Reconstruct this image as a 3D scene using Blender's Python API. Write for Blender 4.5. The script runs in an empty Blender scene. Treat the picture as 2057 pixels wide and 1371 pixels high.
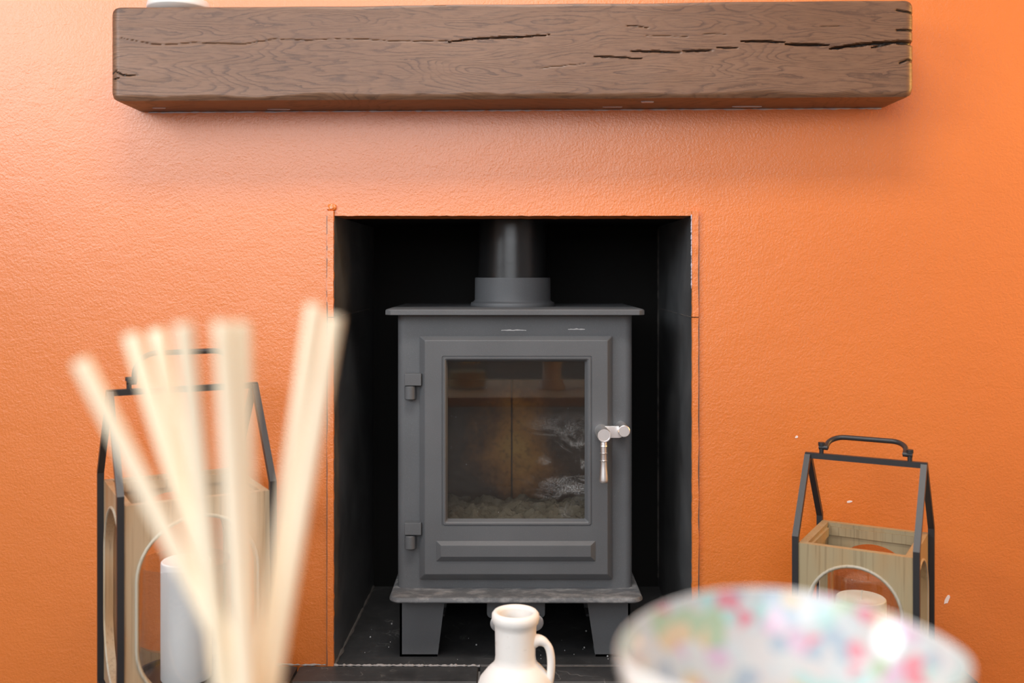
import bpy, bmesh, math, random
from mathutils import Vector, Matrix, noise
random.seed(7)
S = bpy.context.scene
COL = S.collection
PI = math.pi

# ------------------------------------------------------------------ camera
FPX, PX0, PY0, HC = 2000.0, 1017.0, 548.0, 0.684      # focal length in px of the 2057 px frame, principal point, eye height
cam_d = bpy.data.cameras.new('camera'); cam = bpy.data.objects.new('camera', cam_d); COL.objects.link(cam)
cam.location = (0, 0, HC); cam.rotation_euler = (PI/2, 0, 0)
cam_d.sensor_fit = 'HORIZONTAL'; cam_d.sensor_width = 36.0; cam_d.lens = 36.0*FPX/2057
cam_d.shift_x = (1028.5-PX0)/2057; cam_d.shift_y = (PY0-685.5)/2057
cam_d.clip_start = 0.02
cam_d.dof.use_dof = True; cam_d.dof.focus_distance = 1.74; cam_d.dof.aperture_fstop = 2.6
S.camera = cam

# ------------------------------------------------------------------ world, lights, exposure
W = bpy.data.worlds.new('world'); S.world = W; W.use_nodes = True
W.node_tree.nodes['Background'].inputs[0].default_value = (0.75, 0.85, 1.0, 1)
W.node_tree.nodes['Background'].inputs[1].default_value = 1.0
S.view_settings.view_transform = 'Standard'; S.view_settings.look = 'None'
S.view_settings.gamma = 1.0; S.view_settings.exposure = 0.0; S.view_settings.use_curve_mapping = False

def area(name, loc, target, sx, sy, power, color):
    d = bpy.data.lights.new(name, 'AREA'); d.shape = 'RECTANGLE'; d.size = sx; d.size_y = sy
    d.energy = power; d.color = color
    o = bpy.data.objects.new(name, d); COL.objects.link(o); o.location = loc
    o.rotation_euler = (Vector(target)-Vector(loc)).to_track_quat('-Z', 'Y').to_euler()
    return o
# daylight entering by the window of the left wall, the wide window behind the camera, and a warm light on the right
area('window_light_left', (-1.98, -0.15, 1.66), (0, -0.15, 1.66), 1.0, 0.9, 39, (0.88, 0.95, 1.0))
area('window_light_front', (-0.65, -2.18, 1.60), (-0.65, 0, 1.60), 2.5, 1.3, 47, (0.96, 0.98, 1.0))
area('ceiling_light', (-0.05, 0.62, 2.33), (-0.05, 0.62, 0), 1.1, 0.4, 30, (1.0, 0.96, 0.91))
area('lamp_light_right', (1.95, 1.48, 1.05), (0, 1.48, 1.05), 0.40, 0.60, 18, (1.0, 0.52, 0.12))

# ------------------------------------------------------------------ materials
def mat(name):
    m = bpy.data.materials.new(name); m.use_nodes = True
    nt = m.node_tree; b = nt.nodes['Principled BSDF']
    return m, nt, b
def N(nt, t, **kw):
    n = nt.nodes.new(t)
    for k, v in kw.items():
        if k in n.inputs: n.inputs[k].default_value = v
        else: setattr(n, k, v)
    return n
def L(nt, a, b): nt.links.new(a, b)
def coords(nt, scale=(1, 1, 1), rot=(0, 0, 0)):
    tc = N(nt, 'ShaderNodeTexCoord'); mp = N(nt, 'ShaderNodeMapping')
    mp.inputs['Scale'].default_value = scale; mp.inputs['Rotation'].default_value = rot
    L(nt, tc.outputs['Object'], mp.inputs['Vector']); return mp.outputs['Vector']
def tex(nt, vec, scale, detail=4, rough=0.5, dist=0.0):
    n = N(nt, 'ShaderNodeTexNoise', Scale=scale, Detail=detail, Roughness=rough, Distortion=dist)
    L(nt, vec, n.inputs['Vector']); return n.outputs['Fac']
def ramp(nt, fac, stops, interp='LINEAR'):
    r = N(nt, 'ShaderNodeValToRGB'); cr = r.color_ramp; cr.interpolation = interp
    while len(cr.elements) < len(stops): cr.elements.new(0.5)
    for e, (p, c) in zip(cr.elements, stops):
        e.position = p; e.color = (*c, 1) if len(c) == 3 else c
    L(nt, fac, r.inputs['Fac']); return r.outputs['Color']
def math_(nt, op, a, b=None):
    n = N(nt, 'ShaderNodeMath', operation=op)
    for i, v in enumerate((a, b)):
        if v is None: continue
        if isinstance(v, (int, float)): n.inputs[i].default_value = v
        else: L(nt, v, n.inputs[i])
    return n.outputs[0]
def mixc(nt, fac, a, b, mode='MIX'):
    n = N(nt, 'ShaderNodeMix', data_type='RGBA', blend_type=mode)
    for sock, v in ((n.inputs[0], fac), (n.inputs[6], a), (n.inputs[7], b)):
        if isinstance(v, (int, float)): sock.default_value = v
        elif isinstance(v, tuple): sock.default_value = (*v, 1)
        else: L(nt, v, sock)
    return n.outputs[2]
def bump(nt, b, h, strength=0.3, dist=0.001):
    n = N(nt, 'ShaderNodeBump', Strength=strength, Distance=dist)
    L(nt, h, n.inputs['Height']); L(nt, n.outputs['Normal'], b.inputs['Normal']); return n
def simple(name, color, rough=0.5, metal=0.0, spec=0.5, bump_scale=None, bump_s=0.2, bump_d=0.0005):
    m, nt, b = mat(name)
    b.inputs['Base Color'].default_value = (*color, 1); b.inputs['Roughness'].default_value = rough
    b.inputs['Metallic'].default_value = metal; b.inputs['Specular IOR Level'].default_value = spec
    if bump_scale:
        bump(nt, b, tex(nt, coords(nt), bump_scale, 3), bump_s, bump_d)
    return m

def m_orange():
    m, nt, b = mat('orange_wall_paint'); v = coords(nt)
    big = tex(nt, v, 2.2, 3); mid = tex(nt, v, 18, 4)
    c = mixc(nt, ramp(nt, big, [(0.3, (0, 0, 0)), (0.7, (1, 1, 1))]), (0.70, 0.172, 0.012), (0.75, 0.190, 0.015))
    c = mixc(nt, math_(nt, 'MULTIPLY', mid, 0.10), c, (0.66, 0.158, 0.018))
    L(nt, c, b.inputs['Base Color'])
    b.inputs['Roughness'].default_value = 0.40; b.inputs['IOR'].default_value = 1.7; b.inputs['Specular IOR Level'].default_value = 0.85
    # roller stipple over trowelled plaster
    st = tex(nt, v, 260, 2, 0.6); tr = tex(nt, coords(nt, (1.0, 1, 1.6)), 26, 4, 0.55, 0.8); lo = tex(nt, v, 7, 2)
    h = math_(nt, 'ADD', math_(nt, 'MULTIPLY', st, 0.75), math_(nt, 'ADD', math_(nt, 'MULTIPLY', tr, 0.6), math_(nt, 'MULTIPLY', lo, 1.6)))
    bump(nt, b, h, 0.55, 0.0016)
    return m
def m_beam():
    m, nt, b = mat('oiled_oak_beam')
    v = coords(nt)
    # contour lines of a long stretched noise give the cathedral figure of plain sawn oak
    fld = tex(nt, coords(nt, (1.15, 1.0, 8.0)), 2.4, 2, 0.40, 0.25); jag = tex(nt, coords(nt, (18, 20, 60)), 3.0, 3, 0.6)
    fld = math_(nt, 'ADD', fld, math_(nt, 'MULTIPLY', jag, 0.030))
    rings = math_(nt, 'FRACT', math_(nt, 'MULTIPLY', fld, 27.0))
    ringc = ramp(nt, rings, [(0.0, (1, 1, 1)), (0.10, (0.8, 0.8, 0.8)), (0.30, (0.12, 0.12, 0.12)), (0.8, (0, 0, 0)), (0.95, (0.2, 0.2, 0.2)), (1.0, (1, 1, 1))])
    pores = tex(nt, coords(nt, (11, 60, 190)), 3.2, 3, 0.6)
    porec = ramp(nt, pores, [(0.36, (1, 1, 1)), (0.52, (0, 0, 0))])
    tone = tex(nt, coords(nt, (1.2, 2, 5)), 2.0, 3)
    brk = ramp(nt, tex(nt, coords(nt, (5, 8, 16)), 3, 3), [(0.34, (0.15, 0.15, 0.15)), (0.58, (1, 1, 1))])
    c = mixc(nt, ramp(nt, tone, [(0.3, (0, 0, 0)), (0.7, (1, 1, 1))]), (0.165, 0.083, 0.045), (0.215, 0.115, 0.066))
    c = mixc(nt, math_(nt, 'MULTIPLY', math_(nt, 'MULTIPLY', ringc, brk), 0.72), c, (0.060, 0.030, 0.020))
    c = mixc(nt, math_(nt, 'MULTIPLY', porec, 0.42), c, (0.075, 0.036, 0.022))
    vo = N(nt, 'ShaderNodeTexVoronoi', Scale=1.0); L(nt, coords(nt, (13, 13, 22)), vo.inputs['Vector'])
    knot = ramp(nt, vo.outputs['Distance'], [(0.02, (1, 1, 1)), (0.10, (0, 0, 0))])
    c = mixc(nt, math_(nt, 'MULTIPLY', knot, 0.55), c, (0.060, 0.032, 0.024))
    at = N(nt, 'ShaderNodeAttribute', attribute_name='crack')
    c = mixc(nt, at.outputs['Fac'], c, (0.012, 0.008, 0.006))
    L(nt, c, b.inputs['Base Color'])
    b.inputs['Roughness'].default_value = 0.42; b.inputs['Specular IOR Level'].default_value = 0.5
    h = math_(nt, 'ADD', math_(nt, 'MULTIPLY', pores, 0.8), math_(nt, 'MULTIPLY', ringc, -0.3))
    bump(nt, b, h, 0.35, 0.0008)
    return m
def m_stove(name='stove_paint', col=(0.097, 0.101, 0.107), dust=0.0):
    m, nt, b = mat(name); v = coords(nt)
    n1 = tex(nt, v, 9, 4); fine = tex(nt, v, 700, 2, 0.6)
    c = mixc(nt, ramp(nt, n1, [(0.3, (0, 0, 0)), (0.7, (1, 1, 1))]), tuple(x*0.92 for x in col), tuple(x*1.08 for x in col))
    c = mixc(nt, ramp(nt, fine, [(0.58, (0, 0, 0)), (0.75, (0.35, 0.35, 0.35))]), c, tuple(x*2.0 for x in col))
    if dust:
        d1 = tex(nt, coords(nt, (14, 30, 20)), 2.2, 6, 0.68)
        c = mixc(nt, ramp(nt, d1, [(0.46, (0, 0, 0)), (0.72, (dust, dust, dust))]), c, (0.42, 0.41, 0.40))
    L(nt, c, b.inputs['Base Color'])
    b.inputs['Roughness'].default_value = 0.52; b.inputs['Specular IOR Level'].default_value = 0.45
    bump(nt, b, fine, 0.30, 0.0004)
    return m
def m_slate(name, col, rough, dust, spec=0.5):
    m, nt, b = mat(name); v = coords(nt)
    n1 = tex(nt, v, 7, 5, 0.6, 0.6); n2 = tex(nt, v, 45, 5, 0.65)
    c = mixc(nt, ramp(nt, n1, [(0.35, (0, 0, 0)), (0.7, (1, 1, 1))]), tuple(x*0.7 for x in col), tuple(x*1.5 for x in col))
    # pale veins
    wv = N(nt, 'ShaderNodeTexVoronoi', Scale=1.0, feature='DISTANCE_TO_EDGE')
    wn = N(nt, 'ShaderNodeTexNoise', Scale=9.0, Detail=3.0); L(nt, v, wn.inputs['Vector'])
    mv = mixc(nt, 0.22, v, wn.outputs['Color']); mp = N(nt, 'ShaderNodeMapping'); mp.inputs['Scale'].default_value = (11, 11, 11)
    L(nt, mv, mp.inputs['Vector']); L(nt, mp.outputs['Vector'], wv.inputs['Vector'])
    vein = ramp(nt, wv.outputs['Distance'], [(0.0, (1, 1, 1)), (0.012, (0, 0, 0))])
    brk = ramp(nt, n1, [(0.52, (0, 0, 0)), (0.62, (1, 1, 1))])
    c = mixc(nt, math_(nt, 'MULTIPLY', math_(nt, 'MULTIPLY', vein, brk), dust), c, (0.22, 0.22, 0.21))
    # ash dust and crumbs
    sp = ramp(nt, tex(nt, v, 330, 2, 0.5), [(0.70, (0, 0, 0)), (0.76, (1, 1, 1))])
    cl = ramp(nt, n2, [(0.50, (0, 0, 0)), (0.75, (1, 1, 1))])
    c = mixc(nt, math_(nt, 'MULTIPLY', math_(nt, 'MULTIPLY', sp, cl), dust), c, (0.5, 0.49, 0.46))
    c = mixc(nt, math_(nt, 'MULTIPLY', cl, dust*0.25), c, (0.14, 0.135, 0.13))
    L(nt, c, b.inputs['Base Color']); b.inputs['Roughness'].default_value = rough
    b.inputs['Specular IOR Level'].default_value = spec
    bump(nt, b, n2, 0.25, 0.0008)
    return m
def m_wood(name, a, c2, grey, g_amt):
    m, nt, b = mat(name)
    g = tex(nt, coords(nt, (60, 60, 2.2)), 2.4, 4, 0.6, 0.4); t = tex(nt, coords(nt, (8, 8, 2.5)), 2.2, 3)
    ln = ramp(nt, tex(nt, coords(nt, (200, 200, 4)), 1.6, 2), [(0.32, (1, 1, 1)), (0.46, (0, 0, 0))])
    c = mixc(nt, g, a, c2)
    c = mixc(nt, math_(nt, 'MULTIPLY', ramp(nt, t, [(0.35, (0, 0, 0)), (0.6, (1, 1, 1))]), g_amt), c, grey)
    c = mixc(nt, math_(nt, 'MULTIPLY', ln, 0.35), c, tuple(x*0.45 for x in a))
    vo = N(nt, 'ShaderNodeTexVoronoi', Scale=1.0); L(nt, coords(nt, (9, 9, 7)), vo.inputs['Vector'])
    knot = ramp(nt, vo.outputs['Distance'], [(0.03, (1, 1, 1)), (0.11, (0, 0, 0))])
    c = mixc(nt, math_(nt, 'MULTIPLY', knot, 0.6), c, (0.12, 0.06, 0.025))
    L(nt, c, b.inputs['Base Color']); b.inputs['Roughness'].default_value = 0.6
    bump(nt, b, g, 0.3, 0.0006); return m
def m_glass(name, tint, refl=1.0, soot=False):
    m, nt, b = mat(name); nt.nodes.remove(b)
    out = nt.nodes['Material Output']
    tr = N(nt, 'ShaderNodeBsdfTransparent'); tr.inputs[0].default_value = (*tint, 1)
    gl = N(nt, 'ShaderNodeBsdfGlossy', Roughness=0.015)
    lw = N(nt, 'ShaderNodeLayerWeight'); fr = math_(nt, 'ADD', math_(nt, 'MULTIPLY', math_(nt, 'POWER', lw.outputs['Facing'], 5.0), 0.92*refl), 0.04*refl)
    lw.inputs[0].default_value = 0.5
    mx = N(nt, 'ShaderNodeMixShader'); L(nt, fr, mx.inputs[0])
    L(nt, tr.outputs[0], mx.inputs[1]); L(nt, gl.outputs[0], mx.inputs[2])
    last = mx.outputs[0]
    if soot:
        v = coords(nt)
        sx = N(nt, 'ShaderNodeSeparateXYZ'); L(nt, v, sx.inputs[0])
        # ash wiped across the right half of the pane
        gx = ramp(nt, math_(nt, 'ADD', math_(nt, 'MULTIPLY', sx.outputs[0], 4.0), 0.35), [(0.35, (0, 0, 0)), (0.72, (1, 1, 1))])
        zz = math_(nt, 'ABSOLUTE', math_(nt, 'SUBTRACT', sx.outputs[2], 0.335))
        gz = ramp(nt, math_(nt, 'MULTIPLY', zz, 8.0), [(0.15, (1, 1, 1)), (0.85, (0, 0, 0))])
        n1 = ramp(nt, tex(nt, coords(nt, (1.0, 1, 1.6), (0, 0.5, 0)), 13, 6, 0.7, 1.2), [(0.50, (0, 0, 0)), (0.66, (1, 1, 1))])
        n2 = ramp(nt, tex(nt, v, 420, 2), [(0.42, (0.15, 0.15, 0.15)), (0.62, (1, 1, 1))])
        f = math_(nt, 'MULTIPLY', math_(nt, 'MULTIPLY', gx, gz), math_(nt, 'MULTIPLY', n1, n2))
        spk = ramp(nt, tex(nt, v, 260, 1), [(0.77, (0, 0, 0)), (0.80, (1, 1, 1))])
        film = math_(nt, 'MULTIPLY', tex(nt, v, 6, 3), 0.025)
        f = math_(nt, 'MINIMUM', math_(nt, 'ADD', math_(nt, 'ADD', math_(nt, 'MULTIPLY', f, 0.50), math_(nt, 'MULTIPLY', spk, 0.5)), film), 0.9)
        df = N(nt, 'ShaderNodeBsdfDiffuse'); df.inputs[0].default_value = (0.50, 0.50, 0.50, 1)
        m2 = N(nt, 'ShaderNodeMixShader'); L(nt, f, m2.inputs[0]); L(nt, last, m2.inputs[1]); L(nt, df.outputs[0], m2.inputs[2])
        last = m2.outputs[0]
    L(nt, last, out.inputs['Surface']); return m
def m_brick():
    m, nt, b = mat('scorched_fire_brick'); v = coords(nt)
    sx = N(nt, 'ShaderNodeSeparateXYZ'); L(nt, v, sx.inputs[0])
    n1 = tex(nt, v, 9, 5, 0.6); n2 = tex(nt, v, 90, 4, 0.6)
    # the flame has burnt the soot off the middle of the brick back and left it ochre
    dx = math_(nt, 'MULTIPLY', sx.outputs[0], 9.5); dz = math_(nt, 'MULTIPLY', math_(nt, 'SUBTRACT', sx.outputs[2], 0.34), 7.0)
    d = math_(nt, 'ADD', math_(nt, 'SQRT', math_(nt, 'ADD', math_(nt, 'MULTIPLY', dx, dx), math_(nt, 'MULTIPLY', dz, dz))), math_(nt, 'MULTIPLY', math_(nt, 'SUBTRACT', n1, 0.5), 1.6))
    c = ramp(nt, d, [(0.0, (0.62, 0.38, 0.11)), (0.4, (0.48, 0.24, 0.065)), (0.8, (0.16, 0.080, 0.038)), (1.0, (0.065, 0.042, 0.032))])
    c = mixc(nt, math_(nt, 'MULTIPLY', ramp(nt, n2, [(0.5, (0, 0, 0)), (0.7, (1, 1, 1))]), 0.45), c, (0.05, 0.035, 0.025))
    L(nt, c, b.inputs['Base Color']); b.inputs['Roughness'].default_value = 0.9; b.inputs['Specular IOR Level'].default_value = 0.2
    bump(nt, b, n2, 0.3, 0.001); return m
def m_jug():
    m, nt, b = mat('whitewashed_clay'); v = coords(nt)
    n = tex(nt, v, 24, 5, 0.65); n2 = tex(nt, v, 90, 3)
    c = mixc(nt, ramp(nt, n, [(0.60, (0, 0, 0)), (0.78, (0.7, 0.7, 0.7))]), (0.90, 0.88, 0.84), (0.66, 0.48, 0.32))
    c = mixc(nt, ramp(nt, n2, [(0.70, (0, 0, 0)), (0.8, (0.4, 0.4, 0.4))]), c, (0.40, 0.36, 0.32))
    L(nt, c, b.inputs['Base Color']); b.inputs['Roughness'].default_value = 0.7
    bump(nt, b, n, 0.3, 0.0012); return m
def m_floral():
    m, nt, b = mat('floral_glaze'); v = coords(nt)
    vo = N(nt, 'ShaderNodeTexVoronoi', Scale=95.0, Randomness=1.0); L(nt, v, vo.inputs['Vector'])
    sp = N(nt, 'ShaderNodeSeparateColor'); L(nt, vo.outputs['Color'], sp.inputs[0])
    c = ramp(nt, sp.outputs[0], [(0.0, (0.50, 0.51, 0.50)), (0.20, (0.30, 0.52, 0.50)), (0.34, (0.50, 0.48, 0.47)), (0.50, (0.58, 0.12, 0.18)),
             (0.60, (0.46, 0.50, 0.51)), (0.70, (0.28, 0.40, 0.22)), (0.78, (0.52, 0.34, 0.46)), (0.87, (0.25, 0.34, 0.42)), (0.94, (0.58, 0.40, 0.20))], 'CONSTANT')
    c = mixc(nt, 0.30, c, (0.46, 0.45, 0.44))
    L(nt, c, b.inputs['Base Color']); b.inputs['Roughness'].default_value = 0.12
    b.inputs['Coat Weight'].default_value = 1.0; b.inputs['Coat IOR'].default_value = 1.55; b.inputs['Coat Roughness'].default_value = 0.04; b.inputs['Specular IOR Level'].default_value = 0.2
    return m
def m_carpet():
    m, nt, b = mat('woven_carpet'); v = coords(nt)
    w = N(nt, 'ShaderNodeTexWave', Scale=6.0, Distortion=6.0, Detail=2.0); w.inputs['Detail Scale'].default_value = 1.6; w.bands_direction = 'Y'
    L(nt, v, w.inputs['Vector'])
    c = mixc(nt, ramp(nt, w.outputs['Fac'], [(0.45, (0, 0, 0)), (0.6, (1, 1, 1))]), (0.05, 0.045, 0.045), (0.30, 0.28, 0.26))
    L(nt, c, b.inputs['Base Color']); b.inputs['Roughness'].default_value = 0.95
    bump(nt, b, tex(nt, v, 300, 2), 0.5, 0.003); return m

M = dict(
    orange=m_orange(), beam=m_beam(), stove=m_stove(), stove_dusty=m_stove('dusty_stove_paint', dust=0.55),
    soot_slate=m_slate('black_slate', (0.095, 0.097, 0.100), 0.40, 0.10, 0.5), hearth=m_slate('hearth_slate', (0.034, 0.035, 0.037), 0.55, 0.8),
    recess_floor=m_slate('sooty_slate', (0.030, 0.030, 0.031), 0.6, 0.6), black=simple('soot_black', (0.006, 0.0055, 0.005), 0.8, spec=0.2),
    pipe=m_slate('flue_enamel', (0.010, 0.010, 0.0105), 0.30, 0.0, 0.6), grout=simple('pale_grout', (0.34, 0.32, 0.31), 0.9, bump_scale=300, bump_s=0.8),
    dirty_grout=simple('dirty_grout', (0.12, 0.105, 0.095), 0.9, bump_scale=300, bump_s=0.8),
    caulk=simple('lilac_caulk', (0.55, 0.50, 0.58), 0.5, bump_scale=120), chrome=simple('brushed_steel', (0.94, 0.93, 0.93), 0.38, 1.0),
    white_wall=simple('grey_wall_paint', (0.40, 0.39, 0.38), 0.85), ceiling=simple('ceiling_white', (0.85, 0.85, 0.85), 0.9),
    carpet=m_carpet(), iron=simple('black_iron', (0.022, 0.022, 0.024), 0.42, 0.0, 0.5, 250, 0.15),
    wood_a=m_wood('weathered_pine_large', (0.34, 0.19, 0.085), (0.46, 0.28, 0.135), (0.46, 0.41, 0.30), 0.45),
    wood_b=m_wood('weathered_pine_small', (0.33, 0.21, 0.10), (0.42, 0.29, 0.14), (0.34, 0.29, 0.175), 0.75),
    wood_trim=m_wood('pale_moulding', (0.42, 0.31, 0.18), (0.50, 0.40, 0.27), (0.46, 0.44, 0.37), 0.8),
    stove_glass=m_glass('sooty_stove_glass', (0.80, 0.78, 0.74), 1.0, True), glass=m_glass('clear_glass', (0.95, 0.96, 0.96), 1.6),
    wax_white=simple('white_wax', (0.93, 0.94, 0.95), 0.5), wax_cream=simple('cream_wax', (0.84, 0.76, 0.62), 0.45), wick=simple('wick', (0.75, 0.70, 0.6), 0.8),
    jug=m_jug(), floral=m_floral(), ceramic=simple('white_glaze', (0.84, 0.83, 0.81), 0.2), saucer=simple('grey_white_glaze', (0.74, 0.73, 0.71), 0.3),
    reed=m_wood('rattan_reed', (0.93, 0.80, 0.57), (0.95, 0.86, 0.68), (0.95, 0.89, 0.77), 0.4),
    table=m_wood('oak_table', (0.40, 0.26, 0.14), (0.50, 0.34, 0.19), (0.46, 0.34, 0.22), 0.3), oil=simple('diffuser_oil', (0.75, 0.62, 0.35), 0.1),
    brick=m_brick(), ash=simple('grey_ash', (0.20, 0.19, 0.165), 0.95, bump_scale=120, bump_s=1.0, bump_d=0.004),
    pink=simple('pink_undercoat', (0.74, 0.36, 0.24), 0.7), chip=simple('bare_plaster', (0.85, 0.72, 0.68), 0.9), scuff=simple('chalky_scuff', (0.50, 0.50, 0.50), 0.9))

# ------------------------------------------------------------------ helpers
def P(px, py, y):            # the point at depth y that the camera sees at pixel (px, py): used once to turn measured outlines into metres
    return Vector(((px-PX0)*y/FPX, y, HC-(py-PY0)*y/FPX))
def tag(o, label=None, cat=None, group=None, kind=None):
    if label: o['label'] = label
    if cat: o['category'] = cat
    if group: o['group'] = group
    if kind: o['kind'] = kind
    return o
def thing(name, label, cat, loc=(0, 0, 0), rz=0.0, group=None):
    o = bpy.data.objects.new(name, None); COL.objects.link(o); o.empty_display_size = 0.05
    o.location = loc; o.rotation_euler = (0, 0, rz); return tag(o, label, cat, group)
def obj(name, bm, m, parent=None, smooth=35, label=None):
    bmesh.ops.recalc_face_normals(bm, faces=bm.faces)
    me = bpy.data.meshes.new(name); bm.to_mesh(me); bm.free()
    me.materials.append(m)
    if smooth:
        me.shade_smooth(); me.set_sharp_from_angle(angle=math.radians(smooth))
    o = bpy.data.objects.new(name, me); COL.objects.link(o); o.parent = parent
    if smooth and len(me.polygons) < 20000:
        w = o.modifiers.new('weighted_normals', 'WEIGHTED_NORMAL'); w.keep_sharp = True; w.weight = 90
    if label: o['label'] = label
    return o
def box(bm, x0, x1, y0, y1, z0, z1, bev=0.0, seg=2):
    r = bmesh.ops.create_cube(bm, size=1.0, matrix=Matrix.LocRotScale(((x0+x1)/2, (y0+y1)/2, (z0+z1)/2), None, (abs(x1-x0), abs(y1-y0), abs(z1-z0))))
    if bev:
        es = list({e for v in r['verts'] for e in v.link_edges})
        bmesh.ops.bevel(bm, geom=es, offset=bev, segments=seg, affect='EDGES', profile=0.5)
    return bm
def hexa(bm, p):             # p: bottom four then top four
    v = [bm.verts.new(q) for q in p]
    for f in ((0, 3, 2, 1), (4, 5, 6, 7), (0, 1, 5, 4), (1, 2, 6, 5), (2, 3, 7, 6), (3, 0, 4, 7)): bm.faces.new([v[i] for i in f])
    return bm
def lathe(bm, prof, seg=48, c=(0, 0, 0), M4=None, close=False):
    rings = []
    for r, z in prof:
        if r < 1e-6: rings.append([bm.verts.new((c[0], c[1], c[2]+z))])
        else: rings.append([bm.verts.new((c[0]+r*math.cos(2*PI*i/seg), c[1]+r*math.sin(2*PI*i/seg), c[2]+z)) for i in range(seg)])
    pairs = list(zip(rings, rings[1:])) + ([(rings[-1], rings[0])] if close else [])
    for a, b in pairs:
        if len(a) == 1 and len(b) == 1: continue
        for i in range(seg):
            j = (i+1) % seg
            if len(a) == 1: bm.faces.new((a[0], b[j], b[i]))
            elif len(b) == 1: bm.faces.new((a[i], a[j], b[0]))
            else: bm.faces.new((a[i], a[j], b[j], b[i]))
    if M4 is not None: bmesh.ops.transform(bm, matrix=M4, verts=[v for r in rings for v in r])
    return bm
def sweep(bm, path, r, seg=10, square=False, up=(0, 0, 1), cap=True):
    path = [Vector(p) for p in path]; n = len(path); rings = []
    k = 4 if square else seg
    for i, p in enumerate(path):
        d0 = (path[i]-path[i-1]).normalized() if i else None
        d1 = (path[i+1]-path[i]).normalized() if i < n-1 else None
        t = (d0+d1).normalized() if (d0 and d1) else (d0 or d1)
        u = Vector(up)
        if abs(u.dot(t)) > 0.97: u = Vector((0, 1, 0)) if abs(t.y) < 0.9 else Vector((1, 0, 0))
        a = t.cross(u).normalized(); b = a.cross(t).normalized()
        mit = 1.0/max(0.5, math.cos((d0.angle(d1) if (d0 and d1) else 0)/2))
        rr = r[i] if isinstance(r, (list, tuple)) else r
        ring = []
        for q in range(k):
            an = 2*PI*q/k+(PI/4 if square else 0); s = rr*(1.41421 if square else 1)
            ring.append(bm.verts.new(p+a*math.cos(an)*s+b*math.sin(an)*s*mit))
        rings.append(ring)
    for A, B in zip(rings, rings[1:]):
        for i in range(k): bm.faces.new((A[i], A[(i+1) % k], B[(i+1) % k], B[i]))
    if cap: bm.faces.new(rings[0][::-1]); bm.faces.new(rings[-1])
    return bm
def rrect(x0, z0, x1, z1, r=0.0, k=4):          # outline of a rounded rectangle, counter-clockwise, 4*(k+1) points
    out = []
    for cx, cz, a0 in ((x1-r, z1-r, 0), (x0+r, z1-r, PI/2), (x0+r, z0+r, PI), (x1-r, z0+r, 1.5*PI)):
        for i in range(k+1):
            a = a0+PI/2*i/k; out.append((cx+r*math.cos(a), cz+r*math.sin(a)))
    return out
def loft(bm, loops, cap_first=False, cap_last=False):
    vs = [[bm.verts.new(p) for p in lp] for lp in loops]
    for A, B in zip(vs, vs[1:]):
        n = len(A)
        for i in range(n): bm.faces.new((A[i], A[(i+1) % n], B[(i+1) % n], B[i]))
    if cap_first: bm.faces.new(vs[0][::-1])
    if cap_last: bm.faces.new(vs[-1])
    return bm
def slab(bm, x0, x1, y0, y1, z0, z1, r, bev=0.002, k=6, rt=None):  # plate with rounded plan corners and eased edges
    rt = rt or bev
    lp = lambda ins, z: [(x, y, z) for x, y in rrect(x0+ins, y0+ins, x1-ins, y1-ins, max(r-ins, 0.0005), k)]
    return loft(bm, [lp(bev, z0), lp(0, z0+bev), lp(0, z1-rt), lp(rt*0.35, z1-rt*0.3), lp(rt, z1)], True, True)
def ragged(bm, p0, p1, w, h, n=80, seed=0, keep=1.0):             # a hand-run irregular bead from p0 to p1
    p0, p1 = Vector(p0), Vector(p1); pts, rs = [], []
    for i in range(n+1):
        t = i/n; q = p0.lerp(p1, t)
        j = noise.noise(Vector((t*n*0.35, seed*7.3, 0.5)))
        q += Vector((0, 0, h*0.5*noise.noise(Vector((t*n*0.2, seed*3.1, 9)))))
        pts.append(q); rs.append(max(0.0002, w*(0.75+0.9*j)))
    return sweep(bm, pts, rs, 6)

# ------------------------------------------------------------------ room shell
WY = 1.74                       # plane of the orange chimney breast
FLZ = -0.06                     # room floor; the hearth top is z = 0
X0, X1, Y0, ZC = -2.0, 2.0, -2.2, 2.35
bm = bmesh.new(); box(bm, X0-0.1, X1+0.1, Y0-0.1, WY+0.1, FLZ-0.05, FLZ)
tag(obj('floor', bm, M['carpet'], smooth=0), 'dark wavy patterned carpet below the raised slate hearth', kind='structure')
bm = bmesh.new(); box(bm, X0-0.1, X1+0.1, Y0-0.1, WY+0.1, ZC, ZC+0.05)
tag(obj('ceiling', bm, M['ceiling'], smooth=0), kind='structure')
bm = bmesh.new()                # left wall with its window opening
for a in ((Y0, -0.66, FLZ, ZC), (0.36, WY, FLZ, ZC), (-0.66, 0.36, FLZ, 1.20), (-0.66, 0.36, 2.12, ZC)): box(bm, X0-0.1, X0, *a)
tag(obj('wall_left', bm, M['white_wall'], smooth=0), kind='structure')
bm = bmesh.new(); box(bm, X1, X1+0.1, Y0, WY, FLZ, ZC)
tag(obj('wall_right', bm, M['white_wall'], smooth=0), kind='structure')
bm = bmesh.new()
for a in ((X0, -1.91, FLZ, ZC), (0.61, X1, FLZ, ZC), (-1.91, 0.61, FLZ, 0.94), (-1.91, 0.61, 2.26, ZC)): box(bm, a[0], a[1], Y0-0.1, Y0, a[2], a[3])
tag(obj('wall_front', bm, M['white_wall'], smooth=0), kind='structure')

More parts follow.
